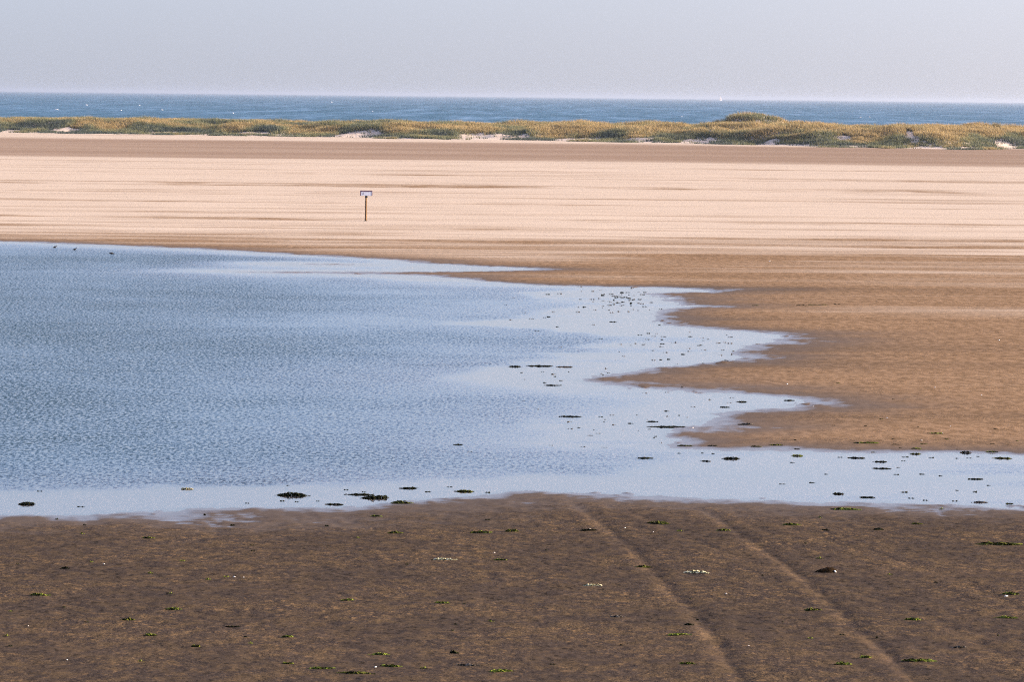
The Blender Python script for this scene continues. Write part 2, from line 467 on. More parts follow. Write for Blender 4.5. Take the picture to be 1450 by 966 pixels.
# ------------------------------------------------------------------ the dune ridge
HZ = lambda x: 131.0 + 16.0 * x / 1450.0
def px_to_x(px, Y): return at_depth(px, 190, Y).x
# crest line: photo x -> height above the beach at the ridge
CREST = [(-900, 1.28), (-200, 1.28), (0, 1.43), (60, 1.53), (120, 1.43), (200, 1.38), (300, 1.38), (420, 1.43), (520, 1.65), (600, 1.7), (660, 1.65), (760, 1.75), (860, 1.8), (940, 1.85), (1000, 2.1), (1060, 2.25), (1120, 2.4), (1180, 2.35), (1250, 2.15), (1330, 2.25), (1450, 2.4), (1700, 2.3), (2400, 1.8)]
FOOT = [(-900, 655), (-200, 645), (0, 640), (300, 634), (600, 614), (800, 608), (1000, 594), (1150, 570), (1300, 560), (1400, 574), (1450, 578), (1700, 575), (2400, 580)]
SANDPATCH = [(15, 186, 22, 3), (90, 184.5, 34, 3.2), (245, 188, 30, 2.2), (350, 190, 50, 2.2), (505, 192, 48, 5), (400, 191, 30, 3), (690, 196, 60, 4.5), (742, 194, 12, 2.5), (815, 197, 46, 3.5), (900, 199, 40, 3),
             (992, 201, 40, 4.5), (1005, 186, 9, 3), (1044, 189, 9, 2), (1092, 203, 18, 2.5), (1196, 198, 16, 2.4), (1291, 195, 14, 4), (1313, 210, 28, 3), (1425, 209, 22, 4), (1375, 211, 24, 2.5), (740, 200, 30, 3), (590, 199, 30, 2.5)]
XS_C = np.array([px_to_x(p, 630.0) for p, _ in CREST]); ZS_C = np.array([h for _, h in CREST])
XS_F = np.array([px_to_x(p, 605.0) for p, _ in FOOT]); YS_F = np.array([h for _, h in FOOT])

def dune_z(x, y):
    foot = np.interp(x, XS_F, YS_F) + 5 * fbm(x / 14, y / 60, 101, 3)
    crest = np.interp(x, XS_C, ZS_C)
    run = y - foot
    rise = sstep(0, 26, run + 5 * fbm(x / 7, y / 9, 103, 3))
    back = 1 - sstep(62, 118, run)
    hum = fbm(x / 6.5, y / 8.5, 105, 3, 0.55)
    z = crest * rise * back * (0.84 + 0.34 * hum)
    z = z + 0.35 * sstep(0.02, 0.4, rise) * hum * back
    # the higher knoll behind the ridge
    k = at_depth(1062, 165, 658.0)
    r = np.sqrt(((x - k.x) / 8.6) ** 2 + ((y - 658) / 14.0) ** 2)
    kn = 1 - sstep(0.25, 1.15, r + 0.18 * fbm(x / 3, y / 5, 107, 3))
    z = np.maximum(z, kn * (3.62 + 0.35 * fbm(x / 2.5, y / 3, 109, 2)))
    base = 0.45 - 1.2 * sstep(100, 135, run)
    return base * sstep(-18, 0, run) + z + 0.0, rise

def build_dune():
    xs = np.concatenate([np.arange(-330, -105, 3.0), np.arange(-105, 105, 0.55), np.arange(105, 330.1, 3.0)])
    ys = np.concatenate([np.arange(536, 672, 0.7), np.arange(672, 780, 1.6)])
    X, Y = np.meshgrid(xs, ys)
    x = X.ravel(); y = Y.ravel()
    z, rise = dune_z(x, y)
    foot = np.interp(x, XS_F, YS_F)
    z = np.where(y - foot < -16, -0.4, z)
    t = NT('dune_sand')
    n = t.noise((0.6, 0.6, 0.6), 4, 0.6)
    c = t.mix(t.ramp(n, 0.3, 0.7), (0.33, 0.265, 0.21), (0.40, 0.33, 0.27))
    nrm = t.bump(t.noise((2.5, 2.5, 2.5), 3, 0.6), 0.08)
    t.principled(Base_Color=c, Roughness=0.9, Specular_IOR_Level=0.05, Normal=nrm)
    o = big_mesh('dune', np.stack([x, y, z], 1), grid_faces(len(ys), len(xs)), t.m)
    o['kind'] = 'structure'
build_dune()

def mat_grass():
    t = NT('marram_grass')
    tint = t.attr('tint'); tip = t.attr('tip')
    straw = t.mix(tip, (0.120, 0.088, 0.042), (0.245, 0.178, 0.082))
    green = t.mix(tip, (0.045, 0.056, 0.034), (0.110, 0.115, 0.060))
    blue = (0.034, 0.046, 0.042)  # dark growth, and the painted shade low on the dunes
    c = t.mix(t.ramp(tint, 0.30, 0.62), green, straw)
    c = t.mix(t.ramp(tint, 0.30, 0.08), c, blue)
    p = t.principled(Base_Color=c, Roughness=0.6, Specular_IOR_Level=0.15)
    tl = t.n('ShaderNodeBsdfTranslucent'); t.link(c, tl.inputs['Color'])
    mx = t.n('ShaderNodeMixShader'); mx.inputs[0].default_value = 0.42
    t.link(p.outputs[0], mx.inputs[1]); t.link(tl.outputs[0], mx.inputs[2]); t.link(mx.outputs[0], t.out.inputs['Surface'])
    return t.m

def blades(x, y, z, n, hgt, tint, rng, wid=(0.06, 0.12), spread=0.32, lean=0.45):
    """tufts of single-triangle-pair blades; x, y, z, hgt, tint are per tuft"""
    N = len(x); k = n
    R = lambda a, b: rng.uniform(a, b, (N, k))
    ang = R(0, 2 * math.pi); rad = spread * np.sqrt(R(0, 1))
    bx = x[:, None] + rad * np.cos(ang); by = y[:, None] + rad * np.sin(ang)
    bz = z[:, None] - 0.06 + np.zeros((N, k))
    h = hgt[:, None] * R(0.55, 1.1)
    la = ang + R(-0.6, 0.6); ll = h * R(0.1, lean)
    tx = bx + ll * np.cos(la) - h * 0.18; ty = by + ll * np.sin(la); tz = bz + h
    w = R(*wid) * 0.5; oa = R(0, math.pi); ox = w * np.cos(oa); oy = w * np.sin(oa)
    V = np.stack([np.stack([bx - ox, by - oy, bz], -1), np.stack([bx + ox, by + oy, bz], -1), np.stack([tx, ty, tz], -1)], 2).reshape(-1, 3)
    M = N * k
    b = np.arange(M) * 3
    Fc = np.stack([b, b + 1, b + 2], 1)
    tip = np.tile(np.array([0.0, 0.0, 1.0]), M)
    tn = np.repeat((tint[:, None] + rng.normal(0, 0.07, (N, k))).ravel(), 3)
    return V, Fc, tip, tn

def patch_mask(x, y, z):
    """1 where a bare patch of sand shows"""
    v = np.zeros(x.shape)
    for px, py, w, h in SANDPATCH:
        # the measured spot, carried on to the dune slope
        Y = None
        for Yc in np.arange(548, 660, 1.0):
            p = at_depth(px, py, Yc)
            zz = dune_z(np.array([p.x]), np.array([Yc]))[0][0]
            if p.z <= zz: Y = Yc; break
        if Y is None: Y = 600.0
        p = at_depth(px, py, Y)
        rx = 0.85 * w * Y / F; ry = max(3.2, h * 1.6)
        q = ((x - p.x) / rx) ** 2 + ((y - Y) / ry) ** 2
        v = np.maximum(v, 1 - sstep(0.55, 1.25, q + 0.35 * fbm(x / 1.6, y / 2.5, 131, 2)))
    return v

def build_grass():
    rng = np.random.default_rng(5)
    N = 190000
    x = rng.uniform(-118, 118, N); y = np.interp(x, XS_F, YS_F) - 8 + 112 * rng.uniform(0, 1, N) ** 1.7
    z, rise = dune_z(x, y)
    foot = np.interp(x, XS_F, YS_F)
    run = y - foot
    cov = sstep(0.0, 0.16, np.maximum(rise, sstep(0.6, 1.5, z)) + 0.16 * fbm(x / 3.0, y / 4.0, 141, 3))
    low = 0.20 * sstep(-2, 4, run) * (fbm(x / 4, y / 4, 147, 2) > -0.1)
    dens = np.maximum(cov * (1.0 + 0.4 * fbm(x / 4.5, y / 5, 143, 3)), low)
    dens = dens * (1 - 0.97 * patch_mask(x, y, z))
    dens = dens * (z > 0.3)
    keep = rng.uniform(0, 1, N) < dens
    x, y, z, rise, run = x[keep], y[keep], z[keep], rise[keep], run[keep]
    tint = 0.42 + 0.52 * fbm(x / 5.0, y / 9.0, 151, 3) + 0.30 * (rise - 0.6) + 0.10 * sstep(20, 60, x) - 0.12 * sstep(10, -40, x) * sstep(-110, -60, x) * 1.0  # the rise term paints blue-grey shade into the lower slopes
    hgt = (0.50 + 0.35 * sstep(0.2, 0.8, rise)) * (1 + 0.35 * fbm(x / 3, y / 3, 157, 2))
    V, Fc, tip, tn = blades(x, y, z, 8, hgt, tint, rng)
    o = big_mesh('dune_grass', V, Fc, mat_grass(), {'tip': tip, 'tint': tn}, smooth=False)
    tag(o, 'golden and olive marram grass covering the whole dune ridge', 'grass', None, 'stuff')
build_grass()

# ------------------------------------------------------------------ the air over the sea
def build_haze():
    x, y0, y1, z0, z1 = 24000.0, -60.0, 54000.0, -1.6, 21.0
    v = [(-x, y0, z0), (x, y0, z0), (x, y1, z0), (-x, y1, z0), (-x, y0, z1), (x, y0, z1), (x, y1, z1), (-x, y1, z1)]
    f = [(3, 2, 1, 0), (4, 5, 6, 7), (0, 1, 5, 4), (1, 2, 6, 5), (2, 3, 7, 6), (3, 0, 4, 7)]
    t = NT('haze_air')
    pv = t.n('ShaderNodeVolumePrincipled')
    pv.inputs['Color'].default_value = (0.62, 0.68, 0.78, 1)
    pv.inputs['Density'].default_value = HAZE
    pv.inputs['Anisotropy'].default_value = 0.72
    t.link(pv.outputs[0], t.out.inputs['Volume'])
    o = mesh_obj('haze', v, f, t.m, smooth=False)
    tag(o, 'thin pale sea haze over the whole coast', 'haze', None, 'stuff')
HAZE = 6.5e-5
build_haze()

# ------------------------------------------------------------------ plain materials for things
def plain(name, col, rough=0.7, spec=0.3, var=0.25, scale=30.0, col2=None):
    t = NT(name)
    n = t.noise((scale, scale, scale), 4, 0.6)
    c2 = col2 or tuple(min(1, v * (1 + var)) for v in col)
    c = t.mix(t.ramp(n, 0.3, 0.7), tuple(v * (1 - var) for v in col) if col2 is None else col, c2)
    nrm = t.bump(n, 0.004)
    t.principled(Base_Color=c, Roughness=rough, Specular_IOR_Level=spec, Normal=nrm)
    return t.m
M_WEED = plain('dark_seaweed', (0.008, 0.009, 0.006), 0.7, 0.0, scale=40, col2=(0.020, 0.022, 0.009))
M_MIX = plain('olive_seaweed', (0.014, 0.017, 0.007), 0.7, 0.0, scale=25, col2=(0.085, 0.090, 0.018))
M_GREEN = plain('green_algae', (0.035, 0.048, 0.010), 0.7, 0.0, scale=30, col2=(0.12, 0.14, 0.025))
M_GREY = plain('faded_seaweed', (0.040, 0.036, 0.030), 0.7, 0.2, scale=25, col2=(0.08, 0.066, 0.05))
M_PALE = plain('bleached_algae', (0.20, 0.20, 0.09), 0.6, 0.25, scale=28, col2=(0.46, 0.42, 0.28))
M_SHELL = plain('white_shell', (0.62, 0.58, 0.52), 0.45, 0.4, 0.12, 60)
M_STONE = plain('dark_stone', (0.005, 0.004, 0.003), 0.8, 0.0, scale=35, col2=(0.020, 0.012, 0.006))
M_WOOD = plain('weathered_wood', (0.085, 0.048, 0.022), 0.8, 0.15, scale=18, col2=(0.16, 0.095, 0.048))
M_SHADE = plain('shade_black', (0.012, 0.011, 0.011), 0.6, 0.3)  # black for the shade modelled on the sign post
M_PURPLE = plain('plum_paint', (0.095, 0.045, 0.085), 0.5, 0.3, 0.15)
M_WHITE = plain('white_enamel', (0.72, 0.72, 0.75), 0.4, 0.4, 0.05)
M_BIRD = plain('dark_feathers', (0.018, 0.017, 0.018), 0.8, 0.1, scale=60, col2=(0.045, 0.040, 0.036))
M_SAIL = plain('sailcloth', (0.36, 0.31, 0.31), 0.8, 0.0, 0.05, 1.0)
M_HULL = plain('boat_hull', (0.55, 0.52, 0.52), 0.4, 0.4, 0.1, 1.0)
M_FOAM = plain('sea_foam', (0.34, 0.36, 0.39), 0.8, 0.0, 0.06, 2.0)
M_BUSH = plain('dark_bush_leaf', (0.022, 0.034, 0.020), 0.7, 0.2, scale=6, col2=(0.05, 0.065, 0.032))

def box(name, sx, sy, sz, c, mat, parent, bev=0.006):
    import bmesh
    bm = bmesh.new(); bmesh.ops.create_cube(bm, size=1.0)
    bmesh.ops.scale(bm, vec=(sx, sy, sz), verts=bm.verts)
    if bev: bmesh.ops.bevel(bm, geom=bm.edges[:], offset=min(bev, sx / 4, sy / 4, sz / 4), segments=2, affect='EDGES', profile=0.5)
    bmesh.ops.translate(bm, vec=c, verts=bm.verts)
    me = bpy.data.meshes.new(name); bm.to_mesh(me); bm.free(); me.materials.append(mat)
    o = bpy.data.objects.new(name, me); COL.objects.link(o); o.parent = parent
    return o

# ------------------------------------------------------------------ the notice board on its post
def build_sign():
    p, gz = ground_at(518, 313)
    k = p.y / F                                  # metres per photo pixel at the post
    root = empty('notice_sign', (p.x, p.y, gz))
    tag(root, 'small white notice board with plum edge on a brown wooden post in pale sand', 'sign')
    H = 36 * k; W = 16.6 * k; B = 6.9 * k
    # round timber post, slightly uneven
    V = []; Fc = []; n = 12
    rings = [(-0.25, 0.062), (0.0, 0.062), (0.06, 0.061), (0.4, 0.058), (0.8, 0.057), (H - 0.02, 0.055), (H + 0.05, 0.053)]
    for zz, r in rings:
        for i in range(n):
            a = 2 * math.pi * i / n; q = r * (1 + 0.06 * math.sin(3 * a + zz * 5))
            V.append((q * math.cos(a), q * math.sin(a), zz))
    for j in range(len(rings) - 1):
        for i in range(n): Fc.append((j * n + i, j * n + (i + 1) % n, (j + 1) * n + (i + 1) % n, (j + 1) * n + i))
    V.append((0, 0, rings[-1][0])); Fc += [((len(rings) - 1) * n + i, (len(rings) - 1) * n + (i + 1) % n, len(V) - 1) for i in range(n)]
    post = mesh_obj('post', V, Fc, M_WOOD, root)
    box('foot_shade', 0.155, 0.155, 0.05, (0, 0, 0.02), M_SHADE, post)  # shadow at the post foot, built as a dark collar
    br = box('board_shade', 0.14, 0.05, 0.10, (0, -0.075, H - 0.055), M_SHADE, root)  # shade just beneath the board, built as a dark block
    for sx in (-1, 1): box('bolt', 0.022, 0.022, 0.022, (sx * 0.045, -0.105, H - 0.055), M_WOOD, br, 0.003)
    y = -0.085
    panel = box('panel', W, 0.022, B, (0, y, H + B / 2), M_WHITE, root)
    fr = 1.5 * k
    box('frame_rail', W + 0.03, 0.045, fr, (0, y - 0.006, H + B - fr / 2 + 0.012), M_PURPLE, root)
    for sx in (-1, 1):
        box('frame_stile', 0.045, 0.043, B - fr * 0.9, (sx * (W / 2 - 0.006), y - 0.007, H + (B - fr) / 2), M_PURPLE, root)
    box('emblem', 0.035, 0.006, B * 0.5, (-W * 0.27, y - 0.0145, H + B * 0.42), M_PURPLE, panel, 0.001)
    root.rotation_euler = (0, math.radians(0.4), math.radians(4))
build_sign()

# ------------------------------------------------------------------ seaweed, algae, shells, the dark lump
def weed_mesh(name, w, dep, h, rng, core=True, nf=26):
    """a heap of crinkled fronds over a lumpy core; lies along local X"""
    V = []; Fc = []
    ph = rng.uniform(0, 6.28, 6)
    lumps = max(1, int(round(w / 0.13))) if core else 0
    for li in range(lumps):                       # a chain of uneven lumps, not one disc
        n, rr = 12, 4
        cw = 0.80 * w / lumps * rng.uniform(0.9, 1.5); cx = w * ((li + 0.5) / lumps - 0.5) * 0.86
        cy = dep * rng.uniform(-0.3, 0.3); hh = h * rng.uniform(0.35, 1.1) * (1 - 0.45 * (2 * cx / w) ** 2)
        base = len(V)
        V.append((cx, cy, hh))
        for j in range(1, rr + 1):
            r = j / rr
            for i in range(n):
                a = 2 * math.pi * i / n
                k = 0.86 + 0.18 * math.sin(3 * a + ph[2] + li) + 0.24 * rng.uniform(-1, 1)
                zz = hh * (1 - r ** 2.0) * (1 + 0.5 * rng.uniform(-1, 1)) if j < rr else -0.012
                V.append((cx + 0.55 * cw * r * k * math.cos(a), cy + 0.36 * dep * r * k * math.sin(a), zz))
        for i in range(n): Fc.append((base, base + 1 + i, base + 1 + (i + 1) % n))
        for j in range(rr - 1):
            for i in range(n):
                a0 = base + 1 + j * n; a1 = a0 + n
                Fc.append((a0 + i, a1 + i, a1 + (i + 1) % n, a0 + (i + 1) % n))
    for q in range(nf):
        u = rng.uniform(-1, 1) * rng.uniform(0.5, 1) ** 0.5; vv = rng.normal(0, 0.45)
        x = 0.46 * w * u; yy = 0.40 * dep * max(-1, min(1, vv)) * math.sqrt(max(0.05, 1 - u * u))
        L = min(0.32, w * rng.uniform(0.16, 0.38)); wd = rng.uniform(0.012, 0.030)
        a = rng.normal(0, 0.5) + (math.pi if rng.random() < 0.5 else 0)
        hz = h * (1 - 0.8 * u * u) * rng.uniform(0.3, 1.15)
        b = len(V); px, py = -math.sin(a) * wd / 2, math.cos(a) * wd / 2
        for t_, zf in ((0, 0.25), (0.35, 1.0), (0.7, 0.7), (1.0, 0.0)):
            cx = x + L * (t_ - 0.4) * math.cos(a) + rng.normal(0, 0.006); cy = yy + L * (t_ - 0.4) * math.sin(a) * 0.8
            zz = max(0.003, hz * zf) + rng.uniform(0, 0.004); tw = rng.uniform(-0.4, 0.7) * wd
            V += [(cx - px, cy - py, zz), (cx + px, cy + py, zz + tw)]
        for j in range(3): Fc.append((b + 2 * j, b + 2 * j + 1, b + 2 * j + 3, b + 2 * j + 2))
    return V, Fc

MATS = {'k': M_WEED, 'm': M_MIX, 'g': M_GREEN, 'y': M_GREY, 'p': M_PALE}
WRNG = np.random.default_rng(77)
_variants = {}
def place_weed(px, py, wpx, kind, hpx, label, group=None, name=None, share=False):
    p, gz = ground_at(px, py)
    k = math.hypot(p.y, CAM_H) / F
    w = 0.84 * wpx * k; h = max(0.005, hpx * k * (0.70 if py > 690 else 0.48) * (1.15 if share else 1.0))
    dep = min(0.075, max(0.04, 0.16 * w))
    if share: w *= 0.88
    core = kind in 'km'
    nm = name or {'k': 'seaweed_clump', 'm': 'seaweed_clump', 'g': 'algae_patch', 'y': 'seaweed_scrap', 'p': 'algae_patch'}[kind]
    if share:
        key = (kind, int(WRNG.integers(0, 5)))
        if key not in _variants:
            V, Fc = weed_mesh(nm, 0.25, 0.13, 0.022, WRNG, core, 9)
            me = bpy.data.meshes.new(nm); me.from_pydata(V, [], Fc); me.materials.append(MATS[kind]); _variants[key] = me
        o = bpy.data.objects.new(nm, _variants[key]); COL.objects.link(o)
        o.scale = (w / 0.25, dep / 0.13, h / 0.022)
    else:
        nf = int(10 + 70 * min(1.0, w / 0.6)) if core else int(14 + 90 * min(1.0, w / 0.6))
        V, Fc = weed_mesh(nm, w, dep, h, WRNG, core, nf)
        o = mesh_obj(nm, V, Fc, MATS[kind], smooth=False)
    o.location = (p.x, p.y, max(gz, -0.004) - 0.002)
    o.rotation_euler = (0, 0, WRNG.normal(0, 0.12))
    tag(o, label, {'seaweed_clump': 'seaweed', 'seaweed_scrap': 'seaweed', 'algae_patch': 'algae'}[nm], group)
    return o

# the ones that can be told apart: photo x, y, width, kind, height, label
BIG = [
 (413, 702, 54, 'k', 6.5, 'long black two-humped seaweed heap in the shallows left of the pair of heaps'),
 (532, 705.5, 46, 'k', 7, 'black peaked seaweed heap in the shallows, just beyond the greenish shoreline heap'),
 (509, 701, 44, 'k', 2.5, 'thin straight black seaweed strand right behind the peaked heap'),
 (568, 713.5, 36, 'm', 6, 'greenish black seaweed heap on the near waterline left of centre'),
 (474, 715, 30, 'k', 2.5, 'thin black seaweed strand on the near waterline below the two heaps'),
 (579, 692, 30, 'k', 3, 'dark seaweed strand in pale shallows, upper right of the peaked heap'),
 (39, 714.5, 30, 'k', 5, 'black wedge-shaped seaweed clump in the shallows at the far left'),
 (265, 693, 22, 'p', 2.5, 'thin yellowish algae strand in the pale shallows on the left'),
 (658, 696.5, 34, 'm', 3.5, 'loose olive seaweed strip on the waterline at the centre'),
 (1212, 649, 31, 'k', 3.2, 'long straight black seaweed bar at the start of the right channel'),
 (1247, 654.5, 22, 'k', 3.2, 'seaweed strand with a knob at its right end in the right channel'),
 (1249, 664, 30, 'k', 2.4, 'thin long black seaweed thread lower in the right channel'),
 (1296, 643.5, 21, 'm', 3, 'flat dark seaweed clump on the upper edge of the right channel'),
 (1367, 641.5, 19, 'k', 4.5, 'bold black seaweed clump on the sandy edge of the right channel'),
 (1420, 649.5, 32, 'm', 4, 'broad green-black seaweed raft near the right frame edge'),
 (1381, 679, 24, 'k', 3, 'lone black seaweed bar in the middle of the right channel'),
 (1187, 700, 18, 'k', 3.6, 'dark seaweed clump low in the channel, left of the two near the bank'),
 (1228, 705, 24, 'k', 3, 'dark pointed seaweed strand close to the near bank on the right'),
 (1388, 712, 24, 'y', 2.5, 'greyish seaweed streak on the near bank waterline at right'),
 (1228, 628, 40, 'g', 3.5, 'long green algae mat on the brown sand edge above the right channel'),
 (1325, 614.5, 24, 'g', 3.2, 'green algae strip standing alone on the brown sand at right'),
 (1297, 636, 16, 'g', 3, 'short green algae strip just above the right channel'),
 (1404, 640.5, 22, 'g', 3, 'green algae strip on the right channel edge next to the bold black clump'),
 (1035, 650, 30, 'k', 6, 'bold black seaweed heap in the channel mouth right of centre'),
 (914, 649.5, 28, 'k', 3.6, 'black seaweed bar in the channel mouth, left of the bold heap'),
 (1000, 653.5, 17, 'k', 2.6, 'small black seaweed bar just below left of the bold heap'),
 (1129, 646, 22, 'g', 4, 'green seaweed tuft floating at the top of the right channel'),
 (971, 632, 28, 'm', 3, 'olive seaweed strip on grey mud at the end of the lower spit'),
 (1009, 632, 16, 'k', 2.4, 'short dark seaweed bar on grey mud of the lower spit'),
 (1070, 633, 22, 'm', 2.6, 'flat dark green seaweed bar on the grey mud rim'),
 (1099, 631, 26, 'm', 2.8, 'green-edged seaweed strand higher on the grey mud rim'),
 (1057, 602, 28, 'y', 5, 'brownish olive weed tangle on top of the lower sand spit'),
 (946, 605, 62, 'k', 3, 'very long thin black weed line reaching off the lower spit'),
 (924, 597.5, 20, 'k', 2.2, 'thin dark weed streak above the very long weed line'),
 (1050, 569.5, 17, 'k', 3, 'ragged dark weed clump in the narrow inlet between the spits'),
 (1027, 577, 16, 'k', 2, 'flat dark weed bar low in the narrow inlet'),
 (1117, 567.5, 18, 'k', 2.6, 'dark weed line at the tip of the narrow inlet'),
 (729, 519.5, 23, 'k', 2.8, 'left end of the black weed line lying in the pale shallows'),
 (765, 518.8, 42, 'k', 3, 'middle stretch of the black weed line in the pale shallows'),
 (800, 520, 26, 'y', 2.4, 'thin brownish right end of the weed line in the pale shallows'),
 (808, 590.5, 40, 'k', 2.6, 'long double weed streak on the pale flat left of the lower spit'),
 (782, 546, 27, 'k', 2, 'paired thin weed streak below the black weed line'),
 (649, 630.5, 17, 'k', 2.6, 'lone weed streak in blue water at the picture centre'),
 (931, 742, 40, 'm', 5.5, 'dark green weed clump on foreground sand between the two tyre ruts'),
 (833, 752, 28, 'k', 3.5, 'flat black weed bar on foreground sand left of the left tyre rut'),
 (910, 804, 30, 'm', 4, 'dark olive weed clump lying right in the left tyre rut'),
 (985, 812, 42, 'p', 4, 'whitish bleached algae strip between the two tyre ruts'),
 (841, 830, 34, 'p', 2.2, 'thin straw-coloured weed strand left of the left tyre rut'),
 (874, 875, 26, 'y', 3, 'brown weed scrap low in the foreground, left of the left rut'),
 (975, 886, 17, 'k', 4, 'small black lump of weed at the left rut near the bottom'),
 (960, 900, 40, 'g', 2.4, 'thin faint green algae line crossing the left rut'),
 (973, 941, 26, 'g', 3.4, 'green algae tuft at the bottom below the left rut'),
 (1025, 752, 24, 'g', 3, 'green algae smear beside the right tyre rut near the water'),
 (1197, 722.5, 52, 'g', 4, 'wide green algae mat on the near bank of the right channel'),
 (1120, 744, 30, 'g', 3, 'green algae strip on the damp bank right of the right rut'),
 (1244, 751, 18, 'k', 4.2, 'dark brown weed lump on the damp bank, right of its smaller twin'),
 (1169, 752, 15, 'k', 3.6, 'smaller dark weed lump on the damp bank, left of its twin'),
 (1298, 743, 24, 'm', 3, 'dark olive weed strip on the near bank toward the right'),
 (1412, 772, 76, 'm', 5, 'very long dark green weed line on sand at the right frame edge'),
 (1432, 843, 30, 'g', 4.5, 'green and whitish algae clump at the right edge in the foreground'),
 (1150, 865, 26, 'm', 4, 'dark green weed clump on sand beside the right rut'),
 (1292, 879, 32, 'g', 4.5, 'green algae clump right of the right rut in the foreground'),
 (1425, 876, 38, 'g', 3, 'flat green algae streak low at the right edge'),
 (1300, 937, 58, 'g', 4, 'widest green algae streak at the lower right'),
 (1193, 942, 30, 'g', 4.5, 'green algae clump at the bottom, left of the widest green streak'),
 (1226, 932, 20, 'g', 2.8, 'small green algae smear between two bottom right green clumps'),
 (1359, 918, 22, 'y', 2.4, 'olive brown weed streak lower right above the widest green streak'),
 (93, 806, 17, 'k', 4, 'small black weed lump on the foreground sand at left'),
 (210, 763, 24, 'm', 3, 'dark green weed strip on sand below the left waterline'),
 (55, 844, 32, 'g', 4, 'long green algae streak at the far left of the foreground'),
 (246, 864, 26, 'g', 5, 'brightest green algae tuft in the left foreground'),
 (180, 879, 26, 'm', 4.2, 'dark green weed clump left below the brightest green tuft'),
 (213, 901, 22, 'g', 4, 'green algae clump below the brightest green tuft'),
 (277, 917, 17, 'm', 5, 'dark knobbly weed lump at the lower left'),
 (330, 889, 24, 'k', 2.8, 'thin blackish smear modelled as weed, standing in for a shadow, in the lower left foreground'),  # dark strip built in place of a shadow on the sand
 (533, 732, 22, 'g', 2.8, 'faint green algae smear below the waterline heaps'),
 (560, 756, 28, 'm', 4, 'dark green weed clump on sand below the greenish shoreline heap'),
 (680, 755, 34, 'g', 3.4, 'green algae strip on sand left of a dark peaked clump'),
 (725, 753.5, 24, 'm', 4.5, 'dark peaked weed clump on sand near the picture centre'),
 (628, 793.5, 38, 'p', 3.2, 'pale yellow bleached algae strip in the middle foreground'),
 (708, 794, 24, 'g', 2.8, 'green algae strip right of the pale yellow strip'),
 (492, 851, 22, 'g', 3, 'faint green algae smear in the middle left foreground'),
 (626, 855, 26, 'g', 3, 'faint green algae smear in the middle foreground under the pale strip'),
 (407, 903, 20, 'g', 3.4, 'green algae clump at lower left, above another like it'),
 (407, 941, 20, 'g', 3.4, 'green algae clump at lower left, beneath another like it'),
 (643, 926, 18, 'k', 5, 'dark brown weed lump at the bottom centre'),
 (537, 928, 30, 'g', 3.6, 'green algae strip at the bottom, above the strip holding a shell'),
 (553, 945, 34, 'g', 3.6, 'green algae strip at the bottom with a white shell at its left end'),
 (455, 948, 42, 'g', 3, 'long thin green algae strip at the bottom left of centre'),
 (505, 955, 60, 'm', 4, 'longest dark green weed strip along the bottom edge'),
 (664, 943.5, 44, 'y', 2.2, 'thin brown weed thread at the bottom right of centre'),
 (710, 952, 44, 'g', 4.5, 'broad green algae clump on the bottom edge at the centre'),
]
for a in BIG: place_weed(*a, group='seaweed and algae washed up on the flats')

def third(x, y):
    return ('%s, %s' % ('left' if x < 480 else 'centre' if x < 960 else 'right', 'near the water' if y < 800 else 'toward the bottom'))
SMALL_FORE = [(116, 757, 12), (259, 795.5, 14), (213, 813, 14), (321, 818, 15), (295, 822, 14), (242, 842, 11), (199, 938, 16), (10, 902, 12), (507, 763, 9), (963, 753, 14), (1161, 734, 11), (1160, 792, 20), (1148, 905, 14), (600, 948, 26), (15, 867, 9), (130, 797, 9), (1333, 722, 14), (1260, 815, 12), (695, 881, 14), (355, 913, 12)]
for x, y, w in SMALL_FORE:
    place_weed(x, y, w, 'g', 2.8, 'small faint green algae tuft on the dark foreground sand %s' % third(x, y), 'small green tufts in the foreground', share=True)
SMALL_FDARK = [(15, 916, 11), (122, 882, 10), (348, 903, 9), (357, 773, 10), (358, 781, 10), (988, 879, 7), (1192, 900, 12), (1242, 904, 6), (1413, 901, 5), (25, 800, 7), (463, 746, 10), (690, 737, 12), (640, 894, 8), (645, 885, 7), (773, 780, 5), (80, 736, 7), (290, 730, 6), (120, 745, 8), (330, 745, 12), (880, 915, 8), (782, 942, 14), (1080, 816, 5), (977, 849, 5), (1140, 770, 6), (1108, 882, 5), (1325, 826, 8), (576, 800, 7), (657, 856, 7), (90, 861, 7), (237, 842, 5)]
for x, y, w in SMALL_FDARK:
    place_weed(x, y, w, 'k', 2.4, 'tiny dark weed scrap on the dark foreground sand %s' % third(x, y), 'dark scraps in the foreground', share=True)
SMALL_CH = [(1281, 647.5, 17), (1279, 653, 10), (1272, 662.5, 9), (1268.5, 672.5, 14), (1306, 672, 14), (1332, 674.5, 9), (1280, 697.5, 16), (1372, 649, 13), (1385, 647, 8), (1355, 649.5, 7), (1318, 648.5, 14), (1352, 710, 14), (1430, 714, 20), (1380, 697, 10), (1122, 655.5, 12), (1400, 688, 10), (1355, 695, 7), (1290, 706, 14), (1310, 709, 12), (1190, 648, 14), (1150, 684, 14), (1108, 686, 18), (1170, 672, 10), (1010, 643, 8), (962, 642.5, 10), (995, 642, 8)]
for x, y, w in SMALL_CH:
    place_weed(x, y, w, 'k', 2.0, 'small dark weed scrap %s the right channel' % ('along the far edge of' if y < 658 else 'in mid water of' if y < 690 else 'along the near bank of'), 'weed scraps in the right channel', share=True)
